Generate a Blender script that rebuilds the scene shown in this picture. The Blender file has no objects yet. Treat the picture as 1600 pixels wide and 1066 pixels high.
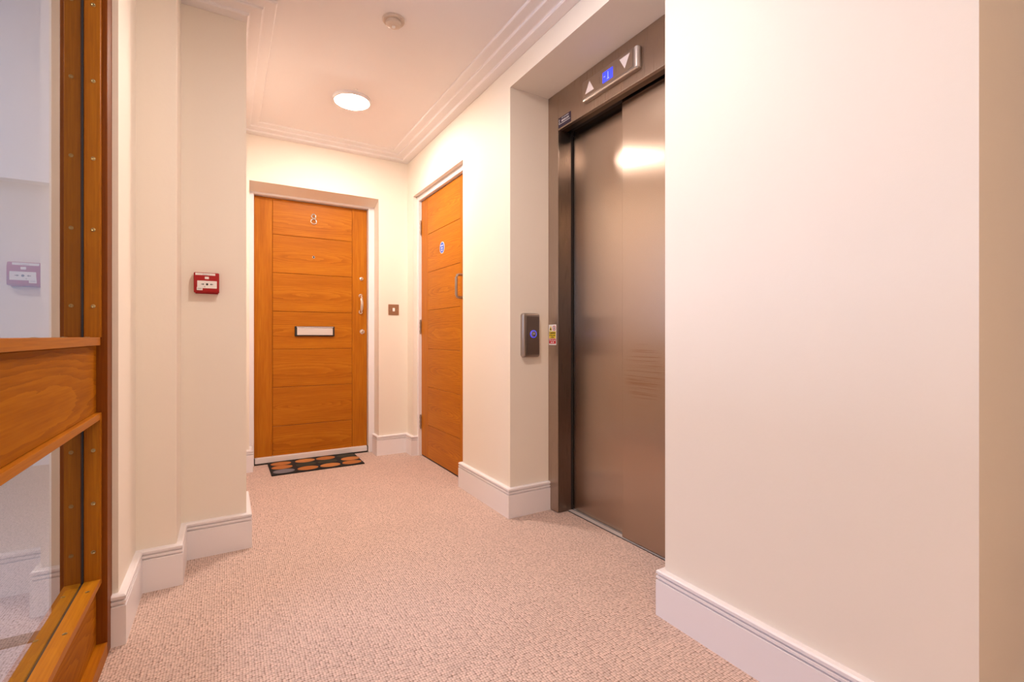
import bpy, bmesh, math, random
from mathutils import Vector, Matrix
random.seed(4)
S = bpy.context.scene
COL = S.collection
PI = math.pi

# ------------------------------------------------------------------ camera
# level camera, 0.965 m above the carpet, turned 31 degrees from the hallway axis (+Y)
cd = bpy.data.cameras.new('camera'); cam = bpy.data.objects.new('camera', cd); COL.objects.link(cam)
cam.location = (0, 0, .965)
cam.rotation_euler = (PI / 2, 0, -math.atan(447 / 743.))
cd.sensor_width = 36; cd.lens = 36 * 743 / 1600.; cd.shift_y = -8 / 1600.
cd.clip_start = .02
S.camera = cam

# ------------------------------------------------------------------ world, lights, exposure
w = bpy.data.worlds.new('world'); S.world = w; w.use_nodes = True
w.node_tree.nodes['Background'].inputs[0].default_value = (.75, .85, 1, 1)
w.node_tree.nodes['Background'].inputs[1].default_value = .3
S.view_settings.view_transform = 'Standard'; S.view_settings.look = 'None'
S.view_settings.gamma = 1; S.view_settings.use_curve_mapping = False
S.view_settings.exposure = 0.08

def area(name, loc, rot, sx, sy, power, col, shape='RECTANGLE'):
    l = bpy.data.lights.new(name, 'AREA'); l.shape = shape; l.size = sx; l.size_y = sy
    l.energy = power; l.color = col
    o = bpy.data.objects.new(name, l); COL.objects.link(o); o.location = loc; o.rotation_euler = rot
    return o
LAMP_EMIT = 270.0            # ceiling lamp discs
LAMP_COL = (1, .84, .74)
# weak cool fill light added behind the camera, where no window is built
area('rear_fill_light', (1.9, -1.45, 1.45), (PI / 2, 0, 0), 1.1, 1.3, 1, (.80, .87, 1))
# daylight in the lobby beyond the glazed screen
area('lobby_window_light', (-2.5, 1.6, 1.5), (0, -PI / 2, 0), 1.5, 1.6, 78, (.60, .72, 1))

# ------------------------------------------------------------------ materials
def mat(name, col, rough=.5, metal=0., **kw):
    m = bpy.data.materials.new(name); m.use_nodes = True
    p = m.node_tree.nodes['Principled BSDF']
    p.inputs['Base Color'].default_value = (*col, 1); p.inputs['Roughness'].default_value = rough
    p.inputs['Metallic'].default_value = metal
    for k, v in kw.items(): p.inputs[k.replace('_', ' ')].default_value = v
    return m
def N(m, t, **kw):
    n = m.node_tree.nodes.new(t)
    for k, v in kw.items(): setattr(n, k, v)
    return n
def L(m, a, b): m.node_tree.links.new(a, b)
def P(m): return m.node_tree.nodes['Principled BSDF']
def bump(m, height, dist, strength=1.0):
    b = N(m, 'ShaderNodeBump'); b.inputs['Distance'].default_value = dist; b.inputs['Strength'].default_value = strength
    L(m, height, b.inputs['Height']); L(m, b.outputs[0], P(m).inputs['Normal']); return b
def coords(m, sc=(1, 1, 1), loc=None):
    t = N(m, 'ShaderNodeTexCoord'); mp = N(m, 'ShaderNodeMapping')
    mp.inputs['Scale'].default_value = sc
    L(m, t.outputs['Object'], mp.inputs['Vector']); return mp.outputs[0]
def ramp(m, fac, stops):
    r = N(m, 'ShaderNodeValToRGB'); e = r.color_ramp.elements
    while len(e) < len(stops): e.new(.5)
    for i, (p, c) in enumerate(stops): e[i].position = p; e[i].color = (*c, 1)
    L(m, fac, r.inputs[0]); return r.outputs[0]

def paint(name, col, rough=.6, b=.0006, scale=60):
    m = mat(name, col, rough)
    c = coords(m)
    n = N(m, 'ShaderNodeTexNoise'); n.inputs['Scale'].default_value = scale; n.inputs['Detail'].default_value = 4
    L(m, c, n.inputs['Vector']); bump(m, n.outputs['Fac'], b, .5)
    n2 = N(m, 'ShaderNodeTexNoise'); n2.inputs['Scale'].default_value = 1.3; n2.inputs['Detail'].default_value = 3
    L(m, c, n2.inputs['Vector'])
    d = tuple(x * .965 for x in col)
    L(m, ramp(m, n2.outputs['Fac'], [(.3, d), (.7, col)]), P(m).inputs['Base Color'])
    return m
M_wall = paint('cream_wall_paint', (.87, .80, .70))
M_ceil = paint('ceiling_paint', (.86, .825, .825))
M_trim = paint('white_gloss_paint', (.86, .82, .84), .32, .0002)
M_lobby = paint('lobby_wall_paint', (.74, .75, .78))

def wood(name, axis, cols, eye=True, rough=.45, fibre=.68, across=None, spec=.18):
    """oak: rings stretched along the grain axis, with fine fibres"""
    m = mat(name, cols[1], rough)
    lo, hi = .13, 1.0
    sc = [1, 1, 1]; sc[axis] = lo
    if across is not None: sc[across] = .5
    t = N(m, 'ShaderNodeTexCoord'); oi = N(m, 'ShaderNodeObjectInfo')
    add = N(m, 'ShaderNodeVectorMath', operation='ADD')
    mul = N(m, 'ShaderNodeVectorMath', operation='SCALE'); mul.inputs[0].default_value = (.6, .6, .6) if not eye else (.12, .12, .03)
    L(m, oi.outputs['Random'], mul.inputs['Scale'])
    L(m, t.outputs['Object'], add.inputs[0]); L(m, mul.outputs[0], add.inputs[1])
    mp = N(m, 'ShaderNodeMapping'); mp.inputs['Scale'].default_value = sc; L(m, add.outputs[0], mp.inputs['Vector'])
    wv = N(m, 'ShaderNodeTexWave', wave_type='RINGS', rings_direction='SPHERICAL', wave_profile='SAW')
    wv.inputs['Scale'].default_value = 30 if eye else 20; wv.inputs['Distortion'].default_value = 4.5
    wv.inputs['Detail'].default_value = 4; wv.inputs['Detail Scale'].default_value = 1.6
    L(m, mp.outputs[0], wv.inputs['Vector'])
    sf = [130, 130, 130]; sf[axis] = 4
    mf = N(m, 'ShaderNodeMapping'); mf.inputs['Scale'].default_value = sf; L(m, add.outputs[0], mf.inputs['Vector'])
    nf = N(m, 'ShaderNodeTexNoise'); nf.inputs['Scale'].default_value = 1.6; nf.inputs['Detail'].default_value = 5
    L(m, mf.outputs[0], nf.inputs['Vector'])
    sb = [9, 9, 9]; sb[axis] = .8
    mb = N(m, 'ShaderNodeMapping'); mb.inputs['Scale'].default_value = sb; L(m, add.outputs[0], mb.inputs['Vector'])
    nb = N(m, 'ShaderNodeTexNoise'); nb.inputs['Scale'].default_value = 1.5; nb.inputs['Detail'].default_value = 3
    L(m, mb.outputs[0], nb.inputs['Vector'])
    def mix(a, b, f):
        x = N(m, 'ShaderNodeMix', data_type='FLOAT'); x.inputs[0].default_value = f
        L(m, a, x.inputs[2]); L(m, b, x.inputs[3]); return x.outputs[0]
    v = mix(mix(wv.outputs['Fac'], nf.outputs['Fac'], fibre if eye else .93), nb.outputs['Fac'], .40)
    L(m, ramp(m, v, [(.26, cols[0]), (.5, cols[1]), (.74, cols[2])]), P(m).inputs['Base Color'])
    bump(m, v, .0004, .35); P(m).inputs['Specular IOR Level'].default_value = spec
    return m
OAK = ((.30, .083, .003), (.43, .135, .005), (.54, .200, .010))
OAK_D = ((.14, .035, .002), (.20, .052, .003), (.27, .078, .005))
OAK_S = ((.23, .065, .002), (.345, .108, .002), (.44, .155, .004))
M_oakX = wood('oak_grain_along_x', 0, OAK)
M_oakZ = wood('oak_grain_upright', 2, OAK, eye=False)
OAK2 = tuple(tuple(c * k for c, k in zip(cc, (1.1, 1.12, 1.1))) for cc in OAK)
M_oakY = wood('oak_grain_along_y', 1, OAK2)
M_oakZ2 = wood('oak_grain_upright_light', 2, OAK2, eye=False)
M_rail = wood('oak_rail_veneer', 1, OAK_S, eye=True, fibre=.62, rough=.6, spec=.07)
M_bead = wood('oak_bead_upright', 2, OAK_S, eye=False)
M_beadY = wood('oak_bead_level', 1, tuple(tuple(min(1, c * 1.12) for c in cc) for cc in OAK_S), eye=False)
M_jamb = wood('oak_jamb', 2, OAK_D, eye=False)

def steel(name, col, rough, tan, aniso=.8, streak=0.):
    m = mat(name, col, rough, 1.0); p = P(m)
    p.inputs['Anisotropic'].default_value = aniso
    v = N(m, 'ShaderNodeCombineXYZ')
    for i in range(3): v.inputs[i].default_value = tan[i]
    L(m, v.outputs[0], p.inputs['Tangent'])
    c = coords(m, (300, 300, 3))
    n = N(m, 'ShaderNodeTexNoise'); n.inputs['Scale'].default_value = 2; n.inputs['Detail'].default_value = 2
    L(m, c, n.inputs['Vector'])
    r = N(m, 'ShaderNodeMapRange'); r.inputs[3].default_value = rough * .93; r.inputs[4].default_value = rough * 1.07
    L(m, n.outputs['Fac'], r.inputs[0]); L(m, r.outputs[0], p.inputs['Roughness'])
    if streak:      # wiped marks: short, nearly level smears
        c2 = coords(m, (1, 2.5, 150)); n2 = N(m, 'ShaderNodeTexNoise'); n2.inputs['Scale'].default_value = 1; n2.inputs['Detail'].default_value = 3
        L(m, c2, n2.inputs['Vector'])
        c3 = coords(m, (1, 7.5, 6.5)); c3.node.inputs['Location'].default_value = (0, -.75, 1.7)
        n3 = N(m, 'ShaderNodeVectorMath', operation='LENGTH'); L(m, c3, n3.inputs[0])
        a = ramp(m, n2.outputs['Fac'], [(.46, (0, 0, 0)), (.60, (1, 1, 1))]); b = ramp(m, n3.outputs['Value'], [(.6, (.7, .7, .7)), (1.0, (0, 0, 0))])
        mu = N(m, 'ShaderNodeMix', data_type='RGBA', blend_type='MULTIPLY'); mu.inputs[0].default_value = 1
        L(m, a, mu.inputs[6]); L(m, b, mu.inputs[7])
        mm = N(m, 'ShaderNodeMix', data_type='RGBA'); L(m, mu.outputs[2], mm.inputs[0])
        mm.inputs[6].default_value = (*col, 1); mm.inputs[7].default_value = (*(x * y for x, y in zip(col, streak)), 1)
        L(m, mm.outputs[2], p.inputs['Base Color'])
    return m
ST = (.445, .36, .295)
M_steelY = steel('brushed_steel_facing_hall', ST, .28, (0, 1, 0), .85)
M_steelDoor = steel('brushed_steel_door', ST, .26, (0, 1, 0), .9, streak=(.80, .64, .52))
M_steelRear = steel('brushed_steel_rear_door', ST, .26, (0, 1, 0), .9)
M_steelX = steel('brushed_steel_reveal', (.24, .19, .155), .28, (1, 0, 0), .8)  # same steel darkened: the reveal's dark reflection is put into its colour
M_satin = mat('satin_nickel', (.46, .41, .38), .3, 1)
M_chrome = mat('polished_chrome', (.82, .80, .78), .13, 1)
M_alu = mat('aluminium', (.72, .70, .70), .35, 1)
M_brass = mat('brass_screw', (.40, .29, .12), .3, 1)
M_bronze = mat('bronze_switch_plate', (.38, .23, .145), .4, .7)
M_black = mat('black_rubber', (.012, .010, .009), .6)
M_dark = mat('dark_lift_shaft', (.02, .015, .012), .7)
M_white = mat('white_plastic', (.85, .82, .80), .35)
M_bar = mat('white_weather_bar', (.74, .70, .70), .35)
M_red = mat('red_call_point_plastic', (.37, .003, .006), .38, Specular_IOR_Level=.3)
M_blackink = mat('black_print', (.01, .01, .01), .5)
M_yellow = mat('yellow_print', (.85, .62, .03), .5)
M_redink = mat('red_print', (.62, .01, .02), .5)
M_blueink = mat('blue_print', (.03, .12, .60), .4)
M_whiteink = mat('white_print', (.88, .86, .84), .5)
M_navy = mat('navy_plaque', (.035, .02, .05), .3)
M_greyhat = mat('grey_print', (.35, .33, .38), .5)

def emit(name, col, k, base=None):
    m = mat(name, base or col, .4); p = P(m)
    p.inputs['Emission Color'].default_value = (*col, 1); p.inputs['Emission Strength'].default_value = k
    return m
M_lamp = emit('lit_lamp_diffuser', LAMP_COL, LAMP_EMIT, (.9, .9, .9))
M_lcd = emit('blue_backlit_display', (.04, .06, 1.0), .9)
M_lcdtxt = emit('pale_display_digit', (.35, .45, 1.0), .9)
M_ringlight = emit('blue_lit_button_ring', (.10, .10, .9), .55)

# glass: clear pane; Schlick's rule, both faces' reflection gathered on the outer side it is met from
M_glass = bpy.data.materials.new('screen_glass'); M_glass.use_nodes = True
nt = M_glass.node_tree; nt.nodes.clear()
out = N(M_glass, 'ShaderNodeOutputMaterial'); mx = N(M_glass, 'ShaderNodeMixShader')
tr = N(M_glass, 'ShaderNodeBsdfTransparent'); tr.inputs[0].default_value = (.90, .93, .95, 1)
gl = N(M_glass, 'ShaderNodeBsdfAnisotropic'); gl.inputs['Roughness'].default_value = 0.0; gl.inputs[0].default_value = (.95, .97, 1, 1)
lw = N(M_glass, 'ShaderNodeLayerWeight'); lw.inputs[0].default_value = .5
pw = N(M_glass, 'ShaderNodeMath', operation='POWER'); pw.inputs[1].default_value = 5
ma = N(M_glass, 'ShaderNodeMath', operation='MULTIPLY_ADD'); ma.inputs[1].default_value = .95; ma.inputs[2].default_value = .05
L(M_glass, lw.outputs['Facing'], pw.inputs[0]); L(M_glass, pw.outputs[0], ma.inputs[0]); 
one = N(M_glass, 'ShaderNodeMath', operation='ADD'); one.inputs[1].default_value = 1; L(M_glass, ma.outputs[0], one.inputs[0])
dv = N(M_glass, 'ShaderNodeMath', operation='DIVIDE'); L(M_glass, ma.outputs[0], dv.inputs[0]); L(M_glass, one.outputs[0], dv.inputs[1])
geo = N(M_glass, 'ShaderNodeNewGeometry')
fb = N(M_glass, 'ShaderNodeMath', operation='MULTIPLY_ADD'); fb.inputs[1].default_value = -2; fb.inputs[2].default_value = 2; L(M_glass, geo.outputs['Backfacing'], fb.inputs[0])
fm = N(M_glass, 'ShaderNodeMath', operation='MULTIPLY'); L(M_glass, dv.outputs[0], fm.inputs[0]); L(M_glass, fb.outputs[0], fm.inputs[1])
L(M_glass, fm.outputs[0], mx.inputs[0])
L(M_glass, tr.outputs[0], mx.inputs[1]); L(M_glass, gl.outputs[0], mx.inputs[2]); L(M_glass, mx.outputs[0], out.inputs[0])

# carpet: loop pile in rows
def carpet(name, c0, c1, c2):
    m = mat(name, c1, .95); p = P(m)
    p.inputs['Sheen Weight'].default_value = .15
    c = coords(m, (1, 1, 0))
    nw = N(m, 'ShaderNodeTexNoise'); nw.inputs['Scale'].default_value = 9; L(m, c, nw.inputs['Vector'])
    sc = N(m, 'ShaderNodeVectorMath', operation='MULTIPLY_ADD'); sc.inputs[1].default_value = (.006, .006, 0); L(m, nw.outputs['Color'], sc.inputs[0]); L(m, c, sc.inputs[2])
    mp = N(m, 'ShaderNodeMapping'); mp.inputs['Scale'].default_value = (128, 108, 1); L(m, sc.outputs[0], mp.inputs['Vector'])
    v = N(m, 'ShaderNodeTexVoronoi', voronoi_dimensions='2D', feature='F1'); v.inputs['Scale'].default_value = 1; v.inputs['Randomness'].default_value = .38
    L(m, mp.outputs[0], v.inputs['Vector'])
    n = N(m, 'ShaderNodeTexNoise'); n.inputs['Scale'].default_value = 5; n.inputs['Detail'].default_value = 4; L(m, c, n.inputs['Vector'])
    inv = N(m, 'ShaderNodeMath', operation='SUBTRACT'); inv.inputs[0].default_value = 1; L(m, v.outputs['Distance'], inv.inputs[1])
    col = ramp(m, inv.outputs[0], [(.30, c0), (.52, c1), (.80, c2)])
    hs = N(m, 'ShaderNodeHueSaturation'); L(m, col, hs.inputs['Color'])
    sep = N(m, 'ShaderNodeSeparateColor'); L(m, v.outputs['Color'], sep.inputs[0])
    mr = N(m, 'ShaderNodeMapRange'); mr.inputs[3].default_value = .86; mr.inputs[4].default_value = 1.12; L(m, sep.outputs[0], mr.inputs[0])
    mr2 = N(m, 'ShaderNodeMapRange'); mr2.inputs[3].default_value = .93; mr2.inputs[4].default_value = 1.07; L(m, n.outputs['Fac'], mr2.inputs[0])
    mm = N(m, 'ShaderNodeMath', operation='MULTIPLY'); L(m, mr.outputs[0], mm.inputs[0]); L(m, mr2.outputs[0], mm.inputs[1])
    L(m, mm.outputs[0], hs.inputs['Value']); L(m, hs.outputs[0], p.inputs['Base Color'])
    bump(m, inv.outputs[0], .0022, .7)
    return m
M_carpet = carpet('loop_pile_carpet', (.20, .115, .08), (.55, .395, .33), (.67, .50, .43))

# ------------------------------------------------------------------ helpers
def bx(bm, x0, x1, y0, y1, z0, z1):
    v = [bm.verts.new(p) for p in ((x0,y0,z0),(x1,y0,z0),(x1,y1,z0),(x0,y1,z0),(x0,y0,z1),(x1,y0,z1),(x1,y1,z1),(x0,y1,z1))]
    for f in ((0,3,2,1),(4,5,6,7),(0,1,5,4),(1,2,6,5),(2,3,7,6),(3,0,4,7)): bm.faces.new([v[i] for i in f])
def boxbm(*bs, bevel=0, seg=2):
    bm = bmesh.new()
    for b in bs: bx(bm, *b)
    if bevel: bmesh.ops.bevel(bm, geom=bm.edges[:], offset=bevel, segments=seg, profile=.6, affect='EDGES')
    return bm
def prism(bm, pts, a, b, plane='xy'):
    """outline pts extruded from a to b along the third axis"""
    def q(p, h): return {'xy': (p[0], p[1], h), 'yz': (h, p[0], p[1]), 'xz': (p[0], h, p[1])}[plane]
    lo = [bm.verts.new(q(p, a)) for p in pts]; hi = [bm.verts.new(q(p, b)) for p in pts]
    n = len(pts)
    bm.faces.new(lo); bm.faces.new(hi[::-1])
    for i in range(n): bm.faces.new((lo[i], lo[(i+1) % n], hi[(i+1) % n], hi[i]))
    bmesh.ops.recalc_face_normals(bm, faces=bm.faces[:])
def wpos(o): return Vector(o['_w']) if o is not None and '_w' in o else Vector((0, 0, 0))
def obj(name, bm, m, parent=None, origin=None, smooth=False, **props):
    """link a mesh modelled in world coordinates as one object with its origin at `origin` (default: box centre)"""
    if isinstance(bm, bmesh.types.BMesh):
        me = bpy.data.meshes.new(name); bm.to_mesh(me); bm.free()
    else: me = bm
    if origin is None:
        xs = [v.co for v in me.vertices]
        origin = Vector([(min(p[i] for p in xs) + max(p[i] for p in xs)) / 2 for i in range(3)])
    origin = Vector(origin)
    me.transform(Matrix.Translation(-origin))
    if m is not None:
        me.materials.clear(); me.materials.append(m)
    if smooth:
        for f in me.polygons: f.use_smooth = True
        try: me.set_sharp_from_angle(angle=math.radians(35))
        except Exception: pass
    o = bpy.data.objects.new(name, me); COL.objects.link(o)
    o['_w'] = tuple(origin)
    if parent is not None: o.parent = parent; o.location = origin - wpos(parent)
    else: o.location = origin
    for k, v in props.items(): o[k] = v
    return o
def empty(name, loc, **props):
    o = bpy.data.objects.new(name, None); COL.objects.link(o); o.location = loc; o['_w'] = tuple(loc); o.empty_display_size = .05
    for k, v in props.items(): o[k] = v
    return o
def share(src, name, parent, centre):
    o = src.copy(); o.name = name; COL.objects.link(o); o.parent = parent; o['_w'] = tuple(centre)
    o.location = Vector(centre) - wpos(parent); return o
# frames: local x = right, y = up, z = out of the surface towards the hall
FR = {'-Y': Matrix(((1,0,0),(0,0,-1),(0,1,0))), '-X': Matrix(((0,0,-1),(-1,0,0),(0,1,0))),
      '+X': Matrix(((0,0,1),(1,0,0),(0,1,0))), 'dn': Matrix(((1,0,0),(0,-1,0),(0,0,-1))), 'up': Matrix(((1,0,0),(0,1,0),(0,0,1)))}
def place(bm, face, at): bmesh.ops.transform(bm, matrix=Matrix.Translation(at) @ FR[face].to_4x4(), verts=bm.verts[:]); return bm
def disc(r, h, n=40, z0=0, r2=None, bm=None, cx=0, cy=0, sy=1):
    bm = bm or bmesh.new(); r2 = r if r2 is None else r2
    a = [bm.verts.new((cx + r*math.cos(t*2*PI/n), cy + sy*r*math.sin(t*2*PI/n), z0)) for t in range(n)]
    b = [bm.verts.new((cx + r2*math.cos(t*2*PI/n), cy + sy*r2*math.sin(t*2*PI/n), z0+h)) for t in range(n)]
    bm.faces.new(a[::-1]); bm.faces.new(b)
    for i in range(n): bm.faces.new((a[i], a[(i+1)%n], b[(i+1)%n], b[i]))
    return bm
def lathe(prof, n=40):
    bm = bmesh.new(); rings = []
    for r, z in prof: rings.append([bm.verts.new((max(r,1e-5)*math.cos(t*2*PI/n), max(r,1e-5)*math.sin(t*2*PI/n), z)) for t in range(n)])
    for a, b in zip(rings, rings[1:]):
        for i in range(n): bm.faces.new((a[i], a[(i+1)%n], b[(i+1)%n], b[i]))
    bm.faces.new(rings[0][::-1]); bm.faces.new(rings[-1])
    bmesh.ops.recalc_face_normals(bm, faces=bm.faces[:]); return bm
def tube(path, rad, n=12, bm=None):
    bm = bm or bmesh.new(); pts = [Vector(p) for p in path]; rings = []
    r = rad if isinstance(rad, (list, tuple)) else [rad]*len(pts)
    up = Vector((.31, .17, .93))
    for i, p in enumerate(pts):
        d = (pts[min(i+1, len(pts)-1)] - pts[max(i-1, 0)]).normalized()
        a = d.cross(up).normalized(); b = d.cross(a).normalized()
        rings.append([bm.verts.new(p + r[i]*(a*math.cos(t*2*PI/n) + b*math.sin(t*2*PI/n))) for t in range(n)])
    for a, b in zip(rings, rings[1:]):
        for i in range(n): bm.faces.new((a[i], a[(i+1)%n], b[(i+1)%n], b[i]))
    bm.faces.new(rings[0][::-1]); bm.faces.new(rings[-1])
    bmesh.ops.recalc_face_normals(bm, faces=bm.faces[:]); return bm
def rbox(w, h, d, r, edge=.0, seg=5):
    """rounded plate, w x h, from z=0 to d, corner radius r, front edge softened by `edge`"""
    bm = bmesh.new(); pts = []
    for cx, cy, a0 in ((w/2-r, h/2-r, 0), (-w/2+r, h/2-r, 90), (-w/2+r, -h/2+r, 180), (w/2-r, -h/2+r, 270)):
        for k in range(seg+1): t = math.radians(a0 + 90*k/seg); pts.append((cx+r*math.cos(t), cy+r*math.sin(t)))
    if r < 1e-4: pts = [(w/2,h/2),(-w/2,h/2),(-w/2,-h/2),(w/2,-h/2)]
    prism(bm, pts, 0, d)
    if edge:
        es = [e for e in bm.edges if all(abs(v.co.z-d) < 1e-6 for v in e.verts)]
        bmesh.ops.bevel(bm, geom=es, offset=edge, segments=4, profile=.5, affect='EDGES')
    return bm
def text(body, size, face, at, depth=.0006, align='CENTER', sx=1.0, bold=0.0):
    cu = bpy.data.curves.new('t', 'FONT'); cu.body = body; cu.size = size; cu.extrude = depth/2; cu.offset = bold
    cu.align_x = align; cu.align_y = 'CENTER'; cu.resolution_u = 3
    o = bpy.data.objects.new('t', cu); COL.objects.link(o)
    dg = bpy.context.evaluated_depsgraph_get()
    me = bpy.data.meshes.new_from_object(o.evaluated_get(dg))
    bpy.data.objects.remove(o); bpy.data.curves.remove(cu)
    bm = bmesh.new(); bm.from_mesh(me); bpy.data.meshes.remove(me)
    bmesh.ops.scale(bm, vec=(sx, 1, 1), verts=bm.verts[:])
    return place(bm, face, at)

# ------------------------------------------------------------------ the shell
XR = 1.297; YB = 3.85; ZC = 2.436
def struct(name, bm, m, label, cat, **kw):
    return obj(name, bm, m, kind='structure', label=label, category=cat, **kw)
floor = struct('floor', boxbm((-2.7, 3.1, -1.7, 6.0, -.08, 0)), M_carpet, 'beige loop pile carpet covering the whole hallway floor', 'floor', origin=(0, 0, 0))
struct('ceiling', boxbm((-.40, 3.1, -1.7, 6.0, ZC, ZC+.1)), M_ceil, 'flat pinkish cream painted ceiling with the round lamp', 'ceiling', origin=(0, 0, 0))

H = ZC + .05
bm = bmesh.new()
prism(bm, [(-.45,1.92),(-.29,1.92),(-.29,2.26),(-.165,2.26),(-.165,2.49),(.08,2.49),(.08,2.815),(.03,2.815),(.03,4.3),(-.45,4.3)], -.02, H)
bx(bm, -.45, -.345, -1.7, -.45, -.02, H)                 # wall past the screen
bx(bm, -.45, -.345, -.45, 1.93, 2.26, H)                 # wall over the screen
struct('wall_left', bm, M_wall, 'stepped cream wall on the left with the red call point', 'wall', origin=(0,0,0))

RX0, RX1, RZ = .142, 1.059, 2.071                        # recess of the flat door
bm = boxbm((.03, RX0, YB, 4.25, -.02, H), (RX1, 1.7, YB, 4.25, -.02, H), (RX0, RX1, YB, 4.25, RZ, H), (RX0, RX1, 4.09, 4.25, -.02, RZ))
prism(bm, [(YB+.0006, RZ+.0004), (3.99, RZ+.0004), (3.99, 2.030)], RX0, RX1, 'yz')
struct('wall_back', bm, M_wall, 'cream end wall around the recessed front door', 'wall', origin=(0,0,0))

D2A, D2B, D2Z = 2.765, 3.705, 2.092                      # recess of the cupboard door
LA, LB, LZ = 1.132, 2.175, 2.29                          # recess of the lift
struct('wall_right', boxbm((XR, 1.7, D2B, YB, -.02, H), (XR, 1.7, D2A, D2B, D2Z, H), (1.41, 1.7, D2A, D2B, -.02, D2Z),
       (XR, 1.95, LB, D2A, -.02, H), (XR, 1.95, LA, LB, LZ, H), (XR, 1.95, .335, LA, -.02, H), (1.95, 3.1, .335, .6, -.02, H), (1.86, 1.95, LA, LB, -.02, LZ)),
       M_wall, 'cream wall on the right with cupboard door and lift recess', 'wall', origin=(0,0,0))
struct('wall_front', boxbm((-.45, 3.1, -1.7, -1.55, -.02, H), (3.0, 3.1, -1.55, .335, -.02, H)), M_wall,
       'cream wall closing the hallway behind the camera', 'wall', origin=(0,0,0))
# lobby beyond the glass
HL = 3.45
struct('wall_lobby', boxbm((-2.7, -2.6, -1.7, 5, -.02, HL), (-2.6, -.45, 4.5, 4.6, 2.03, HL), (-2.6, -.45, 4.85, 4.95, -.02, 2.2), (-2.6, -.45, -1.7, -1.6, -.02, HL),
       (-.45, -.40, -1.7, 4.6, H-.001, HL), (-.45, -.35, 4.3, 4.95, -.02, HL)),
       M_lobby, 'grey white wall of the lobby seen dimly through the glass', 'wall', origin=(0,0,0))
struct('ceiling_lobby', boxbm((-2.7, -.35, -1.7, 5, HL, HL+.1)), M_lobby, 'grey white ceiling of the lobby beyond the glazed screen', 'ceiling', origin=(0,0,0))
struct('trim_2', boxbm((-2.6, -.45, 2.06, 2.12, 0, .006)), mat('dark_floor_strip', (.09, .06, .045), .6), 'dark strip on the lobby carpet behind the glass', 'threshold', origin=(0,0,0))  # thin flat strip, darker than the carpet

# skirting: profile (offset from wall, height) swept along the foot of the walls, mitred
def sweep(path, prof, closed=False):
    """room lies to the left of the path direction; prof = closed outline of (offset, z)"""
    bm = bmesh.new(); n = len(path); rings = []
    for i in range(n):
        p = Vector(path[i])
        d0 = (Vector(path[i]) - Vector(path[i-1])).normalized() if i else None
        d1 = (Vector(path[i+1]) - Vector(path[i])).normalized() if i < n-1 else None
        d0 = d0 or d1; d1 = d1 or d0
        n0 = Vector((-d0.y, d0.x)); n1 = Vector((-d1.y, d1.x))
        mdir = (n0 + n1); mdir = mdir / max(1e-6, mdir.dot(n0))
        rings.append([bm.verts.new((p.x + mdir.x*o, p.y + mdir.y*o, z)) for o, z in prof])
    k = len(prof)
    for a, b in zip(rings, rings[1:]):
        for i in range(k): bm.faces.new((a[i], a[(i+1)%k], b[(i+1)%k], b[i]))
    bm.faces.new(rings[0]); bm.faces.new(rings[-1])
    bmesh.ops.recalc_face_normals(bm, faces=bm.faces[:]); return bm
SK = [(-.002, -.005), (.022, -.005), (.022, .122), (.0140, .1240), (.0140, .1280), (.0215, .129), (.0215, .137), (.0140, .1385), (.0140, .1425), (.0215, .144), (.0215, .153), (.017, .157), (-.002, .1575)]
def skirting(name, path, label):
    return struct(name, sweep(path, SK), M_trim, label, 'skirting board', origin=(0,0,0))
skirting('baseboard_left', [(.0301, 3.849), (.0301, 2.8151), (.0801, 2.8151), (.0801, 2.4899), (-.1649, 2.4899), (-.1649, 2.2599), (-.2899, 2.2599), (-.2899, 1.9199), (-.3075, 1.9199)],
         'white grooved skirting stepping along the left wall')
skirting('baseboard_back', [(RX1-.0001, 3.97), (RX1-.0001, YB-.0001), (XR-.0001, YB-.0001), (XR-.0001, D2B-.0001), (1.335, D2B-.0001)][::-1],
         'white grooved skirting in the corner between the two oak doors')
struct('baseboard_corner', sweep([(RX0+.0001, 3.97), (RX0+.0001, YB-.0001), (.0302, YB-.0001)], SK), M_trim, 'short white skirting left of the front door', 'skirting board', origin=(0,0,0))
skirting('baseboard_right', [(1.335, D2A+.0001), (XR-.0001, D2A+.0001), (XR-.0001, LB-.0001), (1.5445, LB-.0001)][::-1],
         'white grooved skirting on the pier between cupboard door and lift')
skirting('baseboard_front', [(1.5445, LA+.0001), (XR-.0001, LA+.0001), (XR-.0001, .3349), (2.99, .3349)][::-1],
         'white grooved skirting along the near right wall')

# stepped cornice
CO = [(-.003, ZC+.002), (-.003, 2.400), (.004, 2.398), (.054, 2.398), (.058, 2.402), (.058, 2.411), (.064, 2.413), (.108, 2.413), (.112, 2.416), (.112, 2.423), (.118, 2.425), (.160, 2.425), (.165, 2.429), (.166, ZC+.002)]
struct('trim_1', sweep([(XR-.0001, -1.54), (XR-.0001, YB-.0001), (.0301, YB-.0001), (.0301, 2.4899), (-.2899, 2.4899), (-.2899, -1.54)], CO), M_ceil,
       'three stepped plaster cornice running round the ceiling', 'cornice', origin=(0,0,0))

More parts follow.
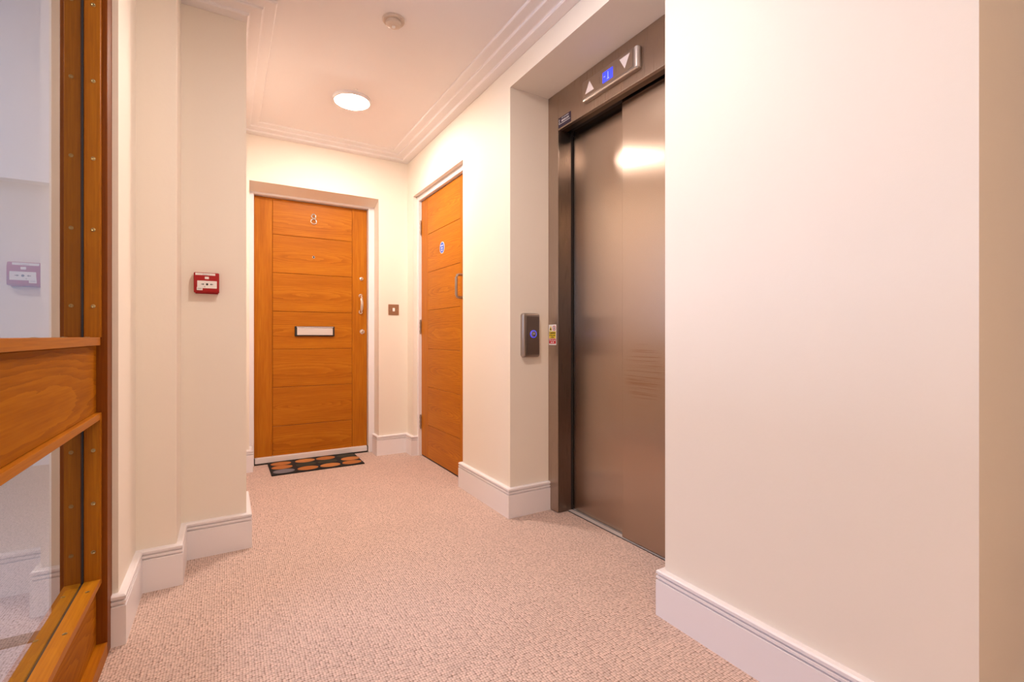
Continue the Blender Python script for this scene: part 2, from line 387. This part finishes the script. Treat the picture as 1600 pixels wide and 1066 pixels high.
# ------------------------------------------------------------------ door_1: the flat's front door
d1 = empty('door_1', (.595, 4.03, 0), kind='structure', label='oak front door numbered 8 with letter box at the hallway end', category='door')
YD = 4.03
obj('frame', boxbm((RX0, .177, 3.985, 4.09, 0, RZ), (1.012, RX1, 3.985, 4.09, 0, RZ), (.177, 1.012, 3.985, 4.09, 2.0155, RZ), bevel=.002, seg=1), M_trim, d1)
zs = [2.013, 1.739, 1.4475, 1.153, .8625, .572, .276, .050]
for i in range(7):
    obj('board', boxbm((.304, .888, YD, YD+.044, zs[i+1]+.0012, zs[i]-.0012), bevel=.0016, seg=1), M_oakX, d1)
obj('stile', boxbm((.180, .3018, YD, YD+.044, .05, 2.013), bevel=.0016, seg=1), M_oakZ, d1)
obj('stile', boxbm((.8902, 1.0095, YD, YD+.044, .05, 2.013), bevel=.0016, seg=1), M_oakZ, d1)
obj('core', boxbm((.182, 1.008, YD+.006, YD+.042, .06, 2.010)), M_jamb, d1)
obj('weather_bar', boxbm((.184, 1.004, 3.998, YD+.03, .012, .052), bevel=.004), M_bar, d1, label='white weather bar across the foot of the door')
obj('sill_seal', boxbm((.178, 1.0115, 4.005, YD+.045, 0, .0125), (1.0045, 1.0115, 4.006, YD, 0, .05), (.1780, .1835, 4.006, YD, 0, .05)), M_black, d1)
num = place(bmesh.new(), '-Y', (0,0,0))
def ring(cx, cz, rx, rz, rr):
    return [(cx + rx*math.cos(t*PI/12), YD-.006, cz + rz*math.sin(t*PI/12)) for t in range(25)]
nb = tube(ring(.594, 1.908, .0155, .0165, 0), .0052, 8); nb = tube(ring(.594, 1.868, .020, .0195, 0), .0058, 8, nb)
obj('number_eight', nb, M_chrome, d1, smooth=True, label='polished metal figure 8')
sp = obj('spyhole', place(lathe([(.011,0),(.011,.003),(.009,.005),(.006,.0055),(.005,.003)], 24), '-Y', (.594, YD, 1.587)), M_chrome, d1, smooth=True)
obj('lens', place(disc(.005, .0012, 20), '-Y', (.594, YD-.003, 1.587)), M_black, sp)
for (x, z, r) in ((.963, 1.438, .0165), (.970, 1.0, .0215)):
    lk = obj('lock', place(lathe([(r,0),(r,.004),(r*.9,.007),(r*.62,.008),(r*.6,.014),(r*.5,.015)], 28), '-Y', (x, YD, z)), M_chrome, d1, smooth=True)
    obj('keyhole', place(boxbm((-.0015, .0015, -.006, .006, 0, .001)), '-Y', (x, YD-.0148, z)), M_black, lk)
hp = [(.957, YD-.004, 1.297), (.957, YD-.018, 1.293), (.958, YD-.031, 1.272), (.959, YD-.036, 1.245), (.959, YD-.036, 1.215), (.958, YD-.031, 1.188), (.957, YD-.018, 1.168), (.957, YD-.004, 1.163)]
hb = tube(hp, [.011, .0100, .0115, .0125, .0125, .0115, .0100, .011], 12)
hd = obj('pull_handle', hb, M_chrome, d1, smooth=True)
for z in (1.297, 1.163): obj('rose', place(disc(.0175, .005, 24, r2=.0145), '-Y', (.957, YD, z)), M_chrome, hd, smooth=True)
lb = obj('letter_box', boxbm((.457, .750, YD-.012, YD, .962, 1.040), bevel=.003), M_black, d1, label='letter box with black ends')
obj('flap', boxbm((.472, .736, YD-.018, YD-.011, .971, 1.029), bevel=.003), mat('satin_chrome_flap', (.93, .88, .86), .3, .85), lb, label='satin chrome flap')
obj('top_lip', boxbm((.468, .740, YD-.024, YD-.010, 1.030, 1.037), bevel=.002), M_chrome, lb)

# ------------------------------------------------------------------ door_2: cupboard fire door
d2 = empty('door_2', (1.354, 3.23, 0), kind='structure', label='oak cupboard fire door with blue disc on the right wall', category='door')
XD = 1.354
obj('frame', boxbm((1.330, 1.41, 3.670, D2B, 0, D2Z), (1.330, 1.41, D2A, 2.800, 0, D2Z), (1.330, 1.41, 2.800, 3.670, 2.052, D2Z), bevel=.002, seg=1), M_trim, d2)
zs = [2.048, 1.758, 1.460, 1.164, .864, .566, .268, .010]
for i in range(7):
    obj('board', boxbm((XD, XD+.044, 2.927, 3.528, zs[i+1]+.0012, zs[i]-.0012), bevel=.0016, seg=1), M_oakY, d2)
obj('stile', boxbm((XD, XD+.044, 3.5295, 3.667, .01, 2.048), bevel=.0016, seg=1), M_oakZ2, d2)
obj('stile', boxbm((XD, XD+.044, 2.803, 2.9255, .01, 2.048), bevel=.0016, seg=1), M_oakZ2, d2)
obj('core', boxbm((XD+.006, XD+.042, 2.806, 3.664, .014, 2.045)), M_jamb, d2)
obj('floor_gap', boxbm((XD+.004, XD+.05, 2.80, 3.67, .0, .0095)), M_black, d2)
for z in (1.838, 1.037, .273):
    h = obj('hinge', place(disc(.007, .114, 14, z0=-.057), 'up', (1.345, 3.668, z)), M_satin, d2, smooth=True)
    for dz in (-.034, 0, .034): obj('knuckle', place(disc(.0082, .018, 14, z0=-.009), 'up', (1.345, 3.668, z+dz)), M_satin, h, smooth=True)
yh = 2.882
pp = [(XD, yh, 1.372), (XD-.030, yh, 1.372), (XD-.044, yh, 1.366), (XD-.050, yh, 1.352), (XD-.050, yh, 1.24), (XD-.044, yh, 1.226), (XD-.030, yh, 1.220), (XD, yh, 1.220)]
obj('pull_handle', tube(pp, .0095, 14), M_satin, d2, smooth=True, label='satin steel D pull handle')
ds = obj('fire_door_disc', place(disc(.043, .002, 40), '-X', (XD, 3.239, 1.61)), M_whiteink, d2, label='round blue sticker reading Fire door keep shut')
obj('blue_field', place(disc(.039, .0005, 40), '-X', (XD-.0018, 3.239, 1.61)), M_blueink, ds)
bm = text('Fire door', .0125, '-X', (XD-.0026, 3.239, 1.625), bold=.0004)
for s, z in (('keep', 1.608), ('shut', 1.591)):
    b2 = text(s, .015, '-X', (XD-.0026, 3.239, z), bold=.0003); me = bpy.data.meshes.new('m'); b2.to_mesh(me); bm.from_mesh(me); b2.free()
obj('lettering', bm, M_whiteink, ds)

# ------------------------------------------------------------------ lift
XF = 1.545; YJ = 2.083; YN = 1.225
lift = empty('lift_entrance', (1.60, 1.65, 0), label='brushed steel lift entrance with two sliding door panels in the recess', category='lift')
obj('architrave', boxbm((XF, XF+.004, YJ, LB-.001, 0.004, LZ-.001), bevel=.0012), M_steelY, lift)
obj('architrave', boxbm((XF, XF+.004, LA+.001, YN, 0.004, LZ-.001), bevel=.0012), M_steelY, lift)
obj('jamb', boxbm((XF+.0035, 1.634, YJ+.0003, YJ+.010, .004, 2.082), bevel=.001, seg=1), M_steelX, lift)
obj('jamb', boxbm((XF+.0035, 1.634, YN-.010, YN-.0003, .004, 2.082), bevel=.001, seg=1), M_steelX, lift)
obj('header', boxbm((XF+.001, XF+.022, YN+.001, YJ-.0005, 2.080, LZ-.001), bevel=.0012), M_steelY, lift)
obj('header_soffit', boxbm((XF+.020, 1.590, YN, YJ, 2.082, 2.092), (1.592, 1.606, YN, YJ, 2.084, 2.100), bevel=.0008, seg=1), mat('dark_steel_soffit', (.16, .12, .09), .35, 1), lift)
obj('track_cover', boxbm((1.606, 1.80, YN, YJ+.05, 2.10, 2.13)), M_dark, lift)
obj('dark_gap_filler', boxbm((1.634, 1.652, YJ+.001, YJ+.09, 0, 2.10), (1.70, 1.80, YN-.05, YJ+.09, 0, 2.10)), M_dark, lift)  # near-black boxes that paint in the darkness of the gaps round the doors
obj('door_panel', boxbm((1.650, 1.672, 1.62, YJ-.004, .008, 2.10), bevel=.001, seg=1), M_steelRear, lift, label='rear steel door panel')
obj('door_panel', boxbm((1.618, 1.640, YN-.03, 1.672, .008, 2.10), bevel=.002, seg=2), M_steelDoor, lift, label='front steel door panel with faint wiped marks')
sl = obj('sill', boxbm((1.617, 1.642, YN, YJ, .0, .005), (1.650, 1.70, YN, YJ, 0, .005)), mat('worn_aluminium_sill', (.62, .56, .54), .5, .25), lift, label='grooved aluminium sill')
obj('sill_groove', boxbm((1.6130, 1.617, YN, YJ, 0, .002), (1.642, 1.650, YN, YJ, 0, .0015)), M_black, sl)
pq = obj('maker_plaque', boxbm((XF-.0012, XF+.001, 1.972, 2.078, 2.089, 2.142)), M_navy, lift, label='small dark plaque on the header')
bm = text('LIFT ENGINEERS', .0085, '-X', (XF-.0016, 2.018, 2.134), sx=1.0)
for s, z, sz in (('SERVICE LIFTS', 2.119, .0125), ('24 HOUR CALL OUT', .0, .0)):
    if sz:
        b2 = text(s, sz, '-X', (XF-.0016, 2.018, z), bold=.0003, sx=.85); me = bpy.data.meshes.new('m'); b2.to_mesh(me); bm.from_mesh(me); b2.free()
bx(bm, XF-.0018, XF-.0012, 1.976, 2.074, 2.106, 2.1085)
obj('lettering', bm, M_whiteink, pq)
obj('logo', place(tube([(-.005, .010, 0), (.004, .007, 0), (-.004, .001, 0), (.004, -.005, 0), (-.005, -.010, 0)], .0016, 6), '-X', (XF-.0014, 2.069, 2.122)), M_whiteink, pq)

# warning sticker on the architrave
yc = 2.1335
st = empty('warning_sticker', (XF, yc, .971), label='small yellow and red caution sticker on the steel lift frame', category='sticker')
obj('backing', boxbm((XF-.0010, XF-.0001, yc-.034, yc+.034, .915, 1.027)), M_whiteink, st)
obj('yellow_field', boxbm((XF-.0014, XF-.0009, yc-.031, yc+.031, .951, .990)), M_yellow, st)
obj('red_field', boxbm((XF-.0014, XF-.0009, yc-.031, yc+.031, .922, .9495)), M_redink, st)
b = bmesh.new(); prism(b, [(-.014, -.013), (.014, -.013), (0, .015)], 0, .0005)
obj('hazard_triangle', place(b, '-X', (XF-.001, yc+.016, 1.007)), M_yellow, st)
b = bmesh.new(); prism(b, [(-.004, -.008), (.004, -.008), (.005, -.002), (0, .007), (-.005, -.002)], 0, .0004)
obj('flame_mark', place(b, '-X', (XF-.0016, yc+.016, 1.004)), M_blackink, st)
obj('prohibition_ring', place(tube([(.013*math.cos(t*PI/12), .013*math.sin(t*PI/12), 0) for t in range(25)], .0016, 6), '-X', (XF-.001, yc-.016, 1.007)), M_redink, st)
b = boxbm((-.003, .003, -.008, .004, 0, .0005)); b = disc(.0025, .0005, 10, cy=.0065, bm=b)
obj('figure_mark', place(b, '-X', (XF-.001, yc-.016, 1.007)), M_blackink, st)
bm = text('Caution', .0175, '-X', (XF-.0016, yc, .982), bold=.0004)
for s, z in (('In the event', .9685), ('of fire', .9575)):
    b2 = text(s, .0115, '-X', (XF-.0016, yc, z), bold=.0002); me = bpy.data.meshes.new('m'); b2.to_mesh(me); bm.from_mesh(me); b2.free()
obj('caution_lettering', bm, M_blackink, st)
bm = text('Do not use', .0115, '-X', (XF-.0016, yc, .942), bold=.0002)
b2 = text('this lift', .0115, '-X', (XF-.0016, yc, .930), bold=.0002); me = bpy.data.meshes.new('m'); b2.to_mesh(me); bm.from_mesh(me); b2.free()
obj('red_field_lettering', bm, M_whiteink, st)

# position indicator on the header
ic = (XF, 1.667, 2.177)
ind = empty('lift_position_indicator', ic, label='long steel lift position indicator with blue display and two arrows', category='lift indicator')
obj('housing', place(rbox(.375, .104, .022, .010, edge=.009), '-X', ic), M_satin, ind, smooth=True)
obj('end_cap', place(tube([(0, -.043, .011), (0, -.045, .012), (0, .043, .012), (0, .041, .011)], .0125, 14), '-X', (ic[0]-.002, ic[1]-.178, ic[2])), mat('bright_satin_cap', (.85, .80, .78), .3, .8), ind, smooth=True, label='bright rounded end cap')
obj('face_plate', boxbm((XF-.0232, XF-.0218, ic[1]-.158, ic[1]+.178, 2.143, 2.220)), steel('indicator_face', (.48, .40, .34), .3, (0,1,0)), ind)
dsp = obj('display', boxbm((XF-.0242, XF-.0230, 1.632, 1.700, 2.154, 2.203)), M_lcd, ind, label='blue lit display')
bm = boxbm((XF-.0246, XF-.0241, 1.6615, 1.6645, 2.164, 2.195)); bx(bm, XF-.0246, XF-.0241, 1.682, 1.692, 2.179, 2.182); bx(bm, XF-.0246, XF-.0241, 1.656, 1.670, 2.162, 2.1645)
obj('digit', bm, M_lcdtxt, dsp)
M_arrow = mat('frosted_arrow', (.78, .68, .66), .4)
for cy, up in ((1.795, 1), (1.556, -1)):
    b = bmesh.new(); prism(b, [(-.032, -.026*up), (.032, -.026*up), (0, .028*up)], 0, .0012)
    a = obj('arrow', place(b, '-X', (XF-.0230, cy, 2.184)), M_arrow, ind)
for y0 in (1.722, 1.612):
    bm = bmesh.new()
    for k in range(4): disc(.0014, .0004, 8, cx=y0, cy=2.168+.008*k, bm=bm)
    bmesh.ops.transform(bm, matrix=Matrix(((0,0,-1,XF-.0232),(1,0,0,0),(0,1,0,0),(0,0,0,1))), verts=bm.verts[:])
    obj('sounder_holes', bm, M_black, ind)

# landing call button panel on the recess return
cc = (1.418, LB-.0001, .9685)
cp = empty('lift_call_panel', cc, label='upright steel lift call panel with blue ringed button beside the lift', category='call panel')
obj('housing', place(rbox(.112, .240, .026, .016, edge=.012), '-Y', cc), M_satin, cp, smooth=True)
obj('face_plate', place(rbox(.078, .205, .0015, .003), '-Y', (cc[0]+.008, cc[1]-.0262, cc[2]-.001)), steel('call_panel_face', (.27, .22, .19), .33, (1,0,0)), cp)
bt = obj('button', place(lathe([(.0155,0),(.0155,.004),(.012,.006)], 28), '-Y', (1.427, cc[1]-.0277, .975)), mat('button_steel', (.35, .33, .40), .3, 1), cp, smooth=True)
obj('lit_ring', place(tube([(.0185*math.cos(t*PI/16), .0185*math.sin(t*PI/16), 0) for t in range(33)], .0028, 8), '-Y', (1.427, cc[1]-.0285, .975)), M_ringlight, bt, smooth=True, label='blue lit ring')
b = bmesh.new(); prism(b, [(-.006, -.003), (0, .006), (.006, -.003), (0, -.0005)], 0, .0006)
obj('arrow_mark', place(b, '-Y', (1.427, cc[1]-.0337, .975)), M_whiteink, bt)

# ------------------------------------------------------------------ small wall things
fc = (-.072, 2.4899, 1.196)
fa = empty('fire_call_point', fc, label='red break glass fire call point on the left wall', category='fire call point')
b = bmesh.new(); w2, h2 = .0465, .0445
prism(b, [(0, -h2+.006), (.030, -h2), (.036, -h2+.004), (.036, h2-.018), (.028, h2), (0, h2)], -w2, w2, 'yz')   # (depth, height)
bmesh.ops.transform(b, matrix=Matrix(((1,0,0,0),(0,0,1,0),(0,1,0,0),(0,0,0,1))), verts=b.verts[:])
bmesh.ops.bevel(b, geom=b.edges[:], offset=.0022, segments=2, affect='EDGES')
bmesh.ops.recalc_face_normals(b, faces=b.faces[:])
hs = obj('housing', place(b, '-Y', fc), M_red, fa, smooth=True)
obj('back_box', boxbm((fc[0]-.042, fc[0]+.042, fc[1]-.006, fc[1], fc[2]-.046, fc[2]+.040)), M_red, fa)
gp = obj('break_panel', place(rbox(.072, .032, .0014, .002), '-Y', (fc[0]+.002, fc[1]-.0358, fc[2]-.008)), M_white, fa, label='white break panel')
def arrow(cx, s):
    b = bmesh.new(); prism(b, [(cx-s*.006, -.0013), (cx, -.0013), (cx, -.0036), (cx+s*.006, 0), (cx, .0036), (cx, .0013), (cx-s*.006, .0013)], 0, .0006); return b
for cx, s in ((-.016, 1), (.016, -1)): obj('arrow_mark', place(arrow(cx, s), '-Y', (fc[0]+.002, fc[1]-.0371, fc[2]-.007)), M_blackink, gp)
obj('dot_mark', place(disc(.0045, .0006, 20), '-Y', (fc[0]+.002, fc[1]-.0371, fc[2]-.007)), M_blackink, gp)
obj('small_mark', place(boxbm((-.0018, .0018, -.001, .001, 0, .0006)), '-Y', (fc[0]-.007, fc[1]-.0371, fc[2]-.018)), M_blackink, gp)
ls = obj('label_strip', boxbm((fc[0]-.041, fc[0]+.032, fc[1]-.0335, fc[1]-.0295, fc[2]+.029, fc[2]+.0415), ), M_white, fa, label='white zone label strip')
obj('lettering', text('Zone 1', .009, '-Y', (fc[0]-.002, fc[1]-.0339, fc[2]+.0355)), M_greyhat, ls)
obj('flame_logo', place(rbox(.015, .010, .0012, .001), '-Y', (fc[0]+.001, fc[1]-.0352, fc[2]+.021)), M_white, fa)
st2 = obj('test_label', place(rbox(.021, .013, .0012, .0005), '-Y', (fc[0]-.025, fc[1]-.0372, fc[2]-.027)), M_white, fa)
obj('test_print', place(boxbm((-.008, .008, -.002, -.0005, 0, .0005), (-.008, .006, .0015, .0028, 0, .0005)), '-Y', (fc[0]-.025, fc[1]-.0383, fc[2]-.027)), M_greyhat, st2)

sc_ = (1.180, YB-.0001, 1.180)
sw = empty('doorbell_switch', sc_, label='square bronze switch plate with small white button beside the front door', category='switch')
obj('plate', place(rbox(.087, .087, .005, .003, edge=.0015), '-Y', sc_), M_bronze, sw, smooth=True)
obj('rocker', place(rbox(.019, .028, .004, .002, edge=.001), '-Y', (sc_[0], sc_[1]-.005, sc_[2])), M_white, sw, smooth=True)
for dx in (-.030, .030): obj('screw', place(disc(.0032, .0012, 14), '-Y', (sc_[0]+dx, sc_[1]-.005, sc_[2])), M_satin, sw)

# ceiling lamp near the doors and its twin over the camera
def lamp(x, y, label, m=None):
    r = empty('ceiling_lamp', (x, y, ZC), label=label, category='ceiling lamp', group='round ceiling lamps')
    obj('rim', place(lathe([(.114,0),(.114,.010),(.110,.017),(.103,.019),(.1015,.012)], 56), 'dn', (x, y, ZC)), M_trim, r, smooth=True)
    obj('diffuser', place(lathe([(.101,0),(.101,.012),(.085,.021),(.05,.027),(.0,.029)], 48), 'dn', (x, y, ZC)), m or M_lamp, r, smooth=True)
lamp(.672, 3.045, 'lit round white ceiling lamp above the space before the two doors')
M_lamp2 = emit('dimmed_lamp_diffuser', LAMP_COL, LAMP_EMIT * .64, (.9, .9, .9))
lamp(.55, 1.35, 'lit round white ceiling lamp over the hallway beside the near wall', M_lamp2)
lamp(-.05, -1.0, 'added round fill lamp on the ceiling behind the camera', emit('added_fill_diffuser', (1, .70, .47), LAMP_EMIT * .75, (.9, .9, .9)))  # unseen warm lamp, added to brighten the left and return walls
obj('lamp_sensor', place(lathe([(.010,0),(.010,.004),(.006,.007),(.0,.008)], 20), 'dn', (.667, 2.912, ZC)), M_white, None, smooth=True,
    label='tiny white indicator dome on the ceiling beside the lit lamp', category='sensor')
sd = empty('smoke_detector', (.668, 2.178, ZC), label='white round smoke detector on the ceiling nearer than the lamp', category='smoke detector')
M_det = mat('aged_detector_plastic', (.66, .55, .46), .4)  # even tan, darker than the ceiling paint
obj('base', place(lathe([(.050,0),(.050,.008),(.047,.012)], 40), 'dn', (.668, 2.178, ZC)), M_det, sd, smooth=True)
obj('head', place(lathe([(.034,.011),(.036,.016),(.034,.026),(.028,.031),(.012,.033),(.0,.033)], 40), 'dn', (.668, 2.178, ZC)), M_det, sd, smooth=True)
obj('sensor_cap', place(lathe([(.008,.032),(.008,.037),(.0,.038)], 20), 'dn', (.668, 2.178, ZC)), M_white, sd, smooth=True)

# door mat
mt = empty('door_mat', (.58, 3.85, 0), label='black door mat with orange and grey circles before the front door', category='door mat')
MX0, MX1, MY0, MY1 = .268, .896, 3.643, 4.0
obj('backing', boxbm((MX0, MX1, MY0, MY1, 0.0005, .009), bevel=.002, seg=1), paint('black_mat_pile', (.010, .009, .009), .95, .002, 300), mt)
def circ(name, col): return paint(name, col, .95, .0015, 400)
Mo = circ('orange_pile', (.42, .145, .030)); Mg = circ('grey_pile', (.17, .155, .175)); Mb = circ('dark_olive_pile', (.030, .030, .017)); Mb2 = circ('tan_pile', (.48, .19, .05))
rr = .070
rows = [[(.352, Mg), (.509, Mo), (.663, Mb2), (.818, Mo)], [(.350, Mo), (.512, Mb), (.665, Mb), (.832, Mb2)], [(.352, Mo), (.520, Mb2), (.668, Mo), (.822, Mb)]]
for j, row in enumerate(rows):
    for x, m in row: obj('circle', place(disc(rr, .0008, 36, sy=(.75, .77, .75)[j]), 'up', (x, (3.712, 3.828, 3.940)[j], .0088)), m, mt)

# ------------------------------------------------------------------ glazed oak screen on the left (window_1)
XG = -.3585; XP = -.331; XE = -.318; XO = -.305; YJ1 = 1.852; Y0 = -.40
sc = empty('window_1', (XG, .75, 0), kind='structure', label='oak framed glazed screen with screwed glazing beads at the left edge', category='glazed screen')
ZT = 2.26
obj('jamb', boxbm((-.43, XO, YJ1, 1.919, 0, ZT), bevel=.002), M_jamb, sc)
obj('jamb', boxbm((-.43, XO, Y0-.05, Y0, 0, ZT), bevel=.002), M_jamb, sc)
obj('head', boxbm((-.43, XO, Y0, YJ1, 2.215, ZT), bevel=.002), M_beadY, sc)
obj('sill', boxbm((-.43, XO, Y0, YJ1-.0005, 0, .045), bevel=.002), M_beadY, sc)
obj('bottom_rail', boxbm((-.40, XP, Y0, YJ1-.0005, .0455, .226), bevel=.0015, seg=1), M_rail, sc, origin=(XP, 1.25, .13))
obj('middle_rail', boxbm((-.40, XP, Y0, YJ1-.0005, .737, .936), bevel=.0015, seg=1), M_rail, sc, origin=(XP, 1.42, .835))
for z0, z1 in ((.937, .961), (.717, .7365), (.2265, .246), (2.192, 2.2145)):
    bd = obj('bead', boxbm((XG+.003, XE, Y0+.02, 1.832, z0, z1), bevel=.0015), M_beadY, sc)
    y = 1.757
    while y > .2 and z0 < 1 and z0 != .717:
        obj('screw', place(lathe([(.0052,0),(.0052,.0008),(.0034,.0012),(.0022,.0003)], 14), 'up', (-.333, y, z1)), M_brass, bd, smooth=True)
        y -= .219
for y0, y1 in ((1.832, YJ1-.0005), (Y0, Y0+.02)):
    for z0, z1, zz in ((.961, 2.2145, (1.052, 1.277, 1.486, 1.714, 1.938, 2.15)), (.2265, .7365, (.329, .472, .628))):
        bd = obj('bead', boxbm((XG+.003, XE, y0, y1, z0, z1), bevel=.0015), M_bead, sc)
        if y0 > 1:
            for z in zz: obj('screw', place(lathe([(.0056,0),(.0056,.0010),(.0038,.0014),(.0024,.0003)], 14), '-Y', (-.334, 1.832, z)), M_brass, bd, smooth=True)
obj('seal', boxbm((XG+.0002, XG+.003, 1.828, YJ1-.001, .0455, 2.2145), (XG+.0002, XG+.003, Y0, YJ1, .2265, .243), (XG+.0002, XG+.003, Y0, YJ1, .937, .958), (XG+.0002, XG+.003, Y0, YJ1, .721, .7365)), M_black, sc)
for z0, z1 in ((.2265, .737), (.936, 2.2145)):
    obj('pane', boxbm((XG-.0065, XG, Y0, YJ1-.0005, z0, z1)), M_glass, sc)
for o in bpy.data.objects:
    if '_w' in o: del o['_w']
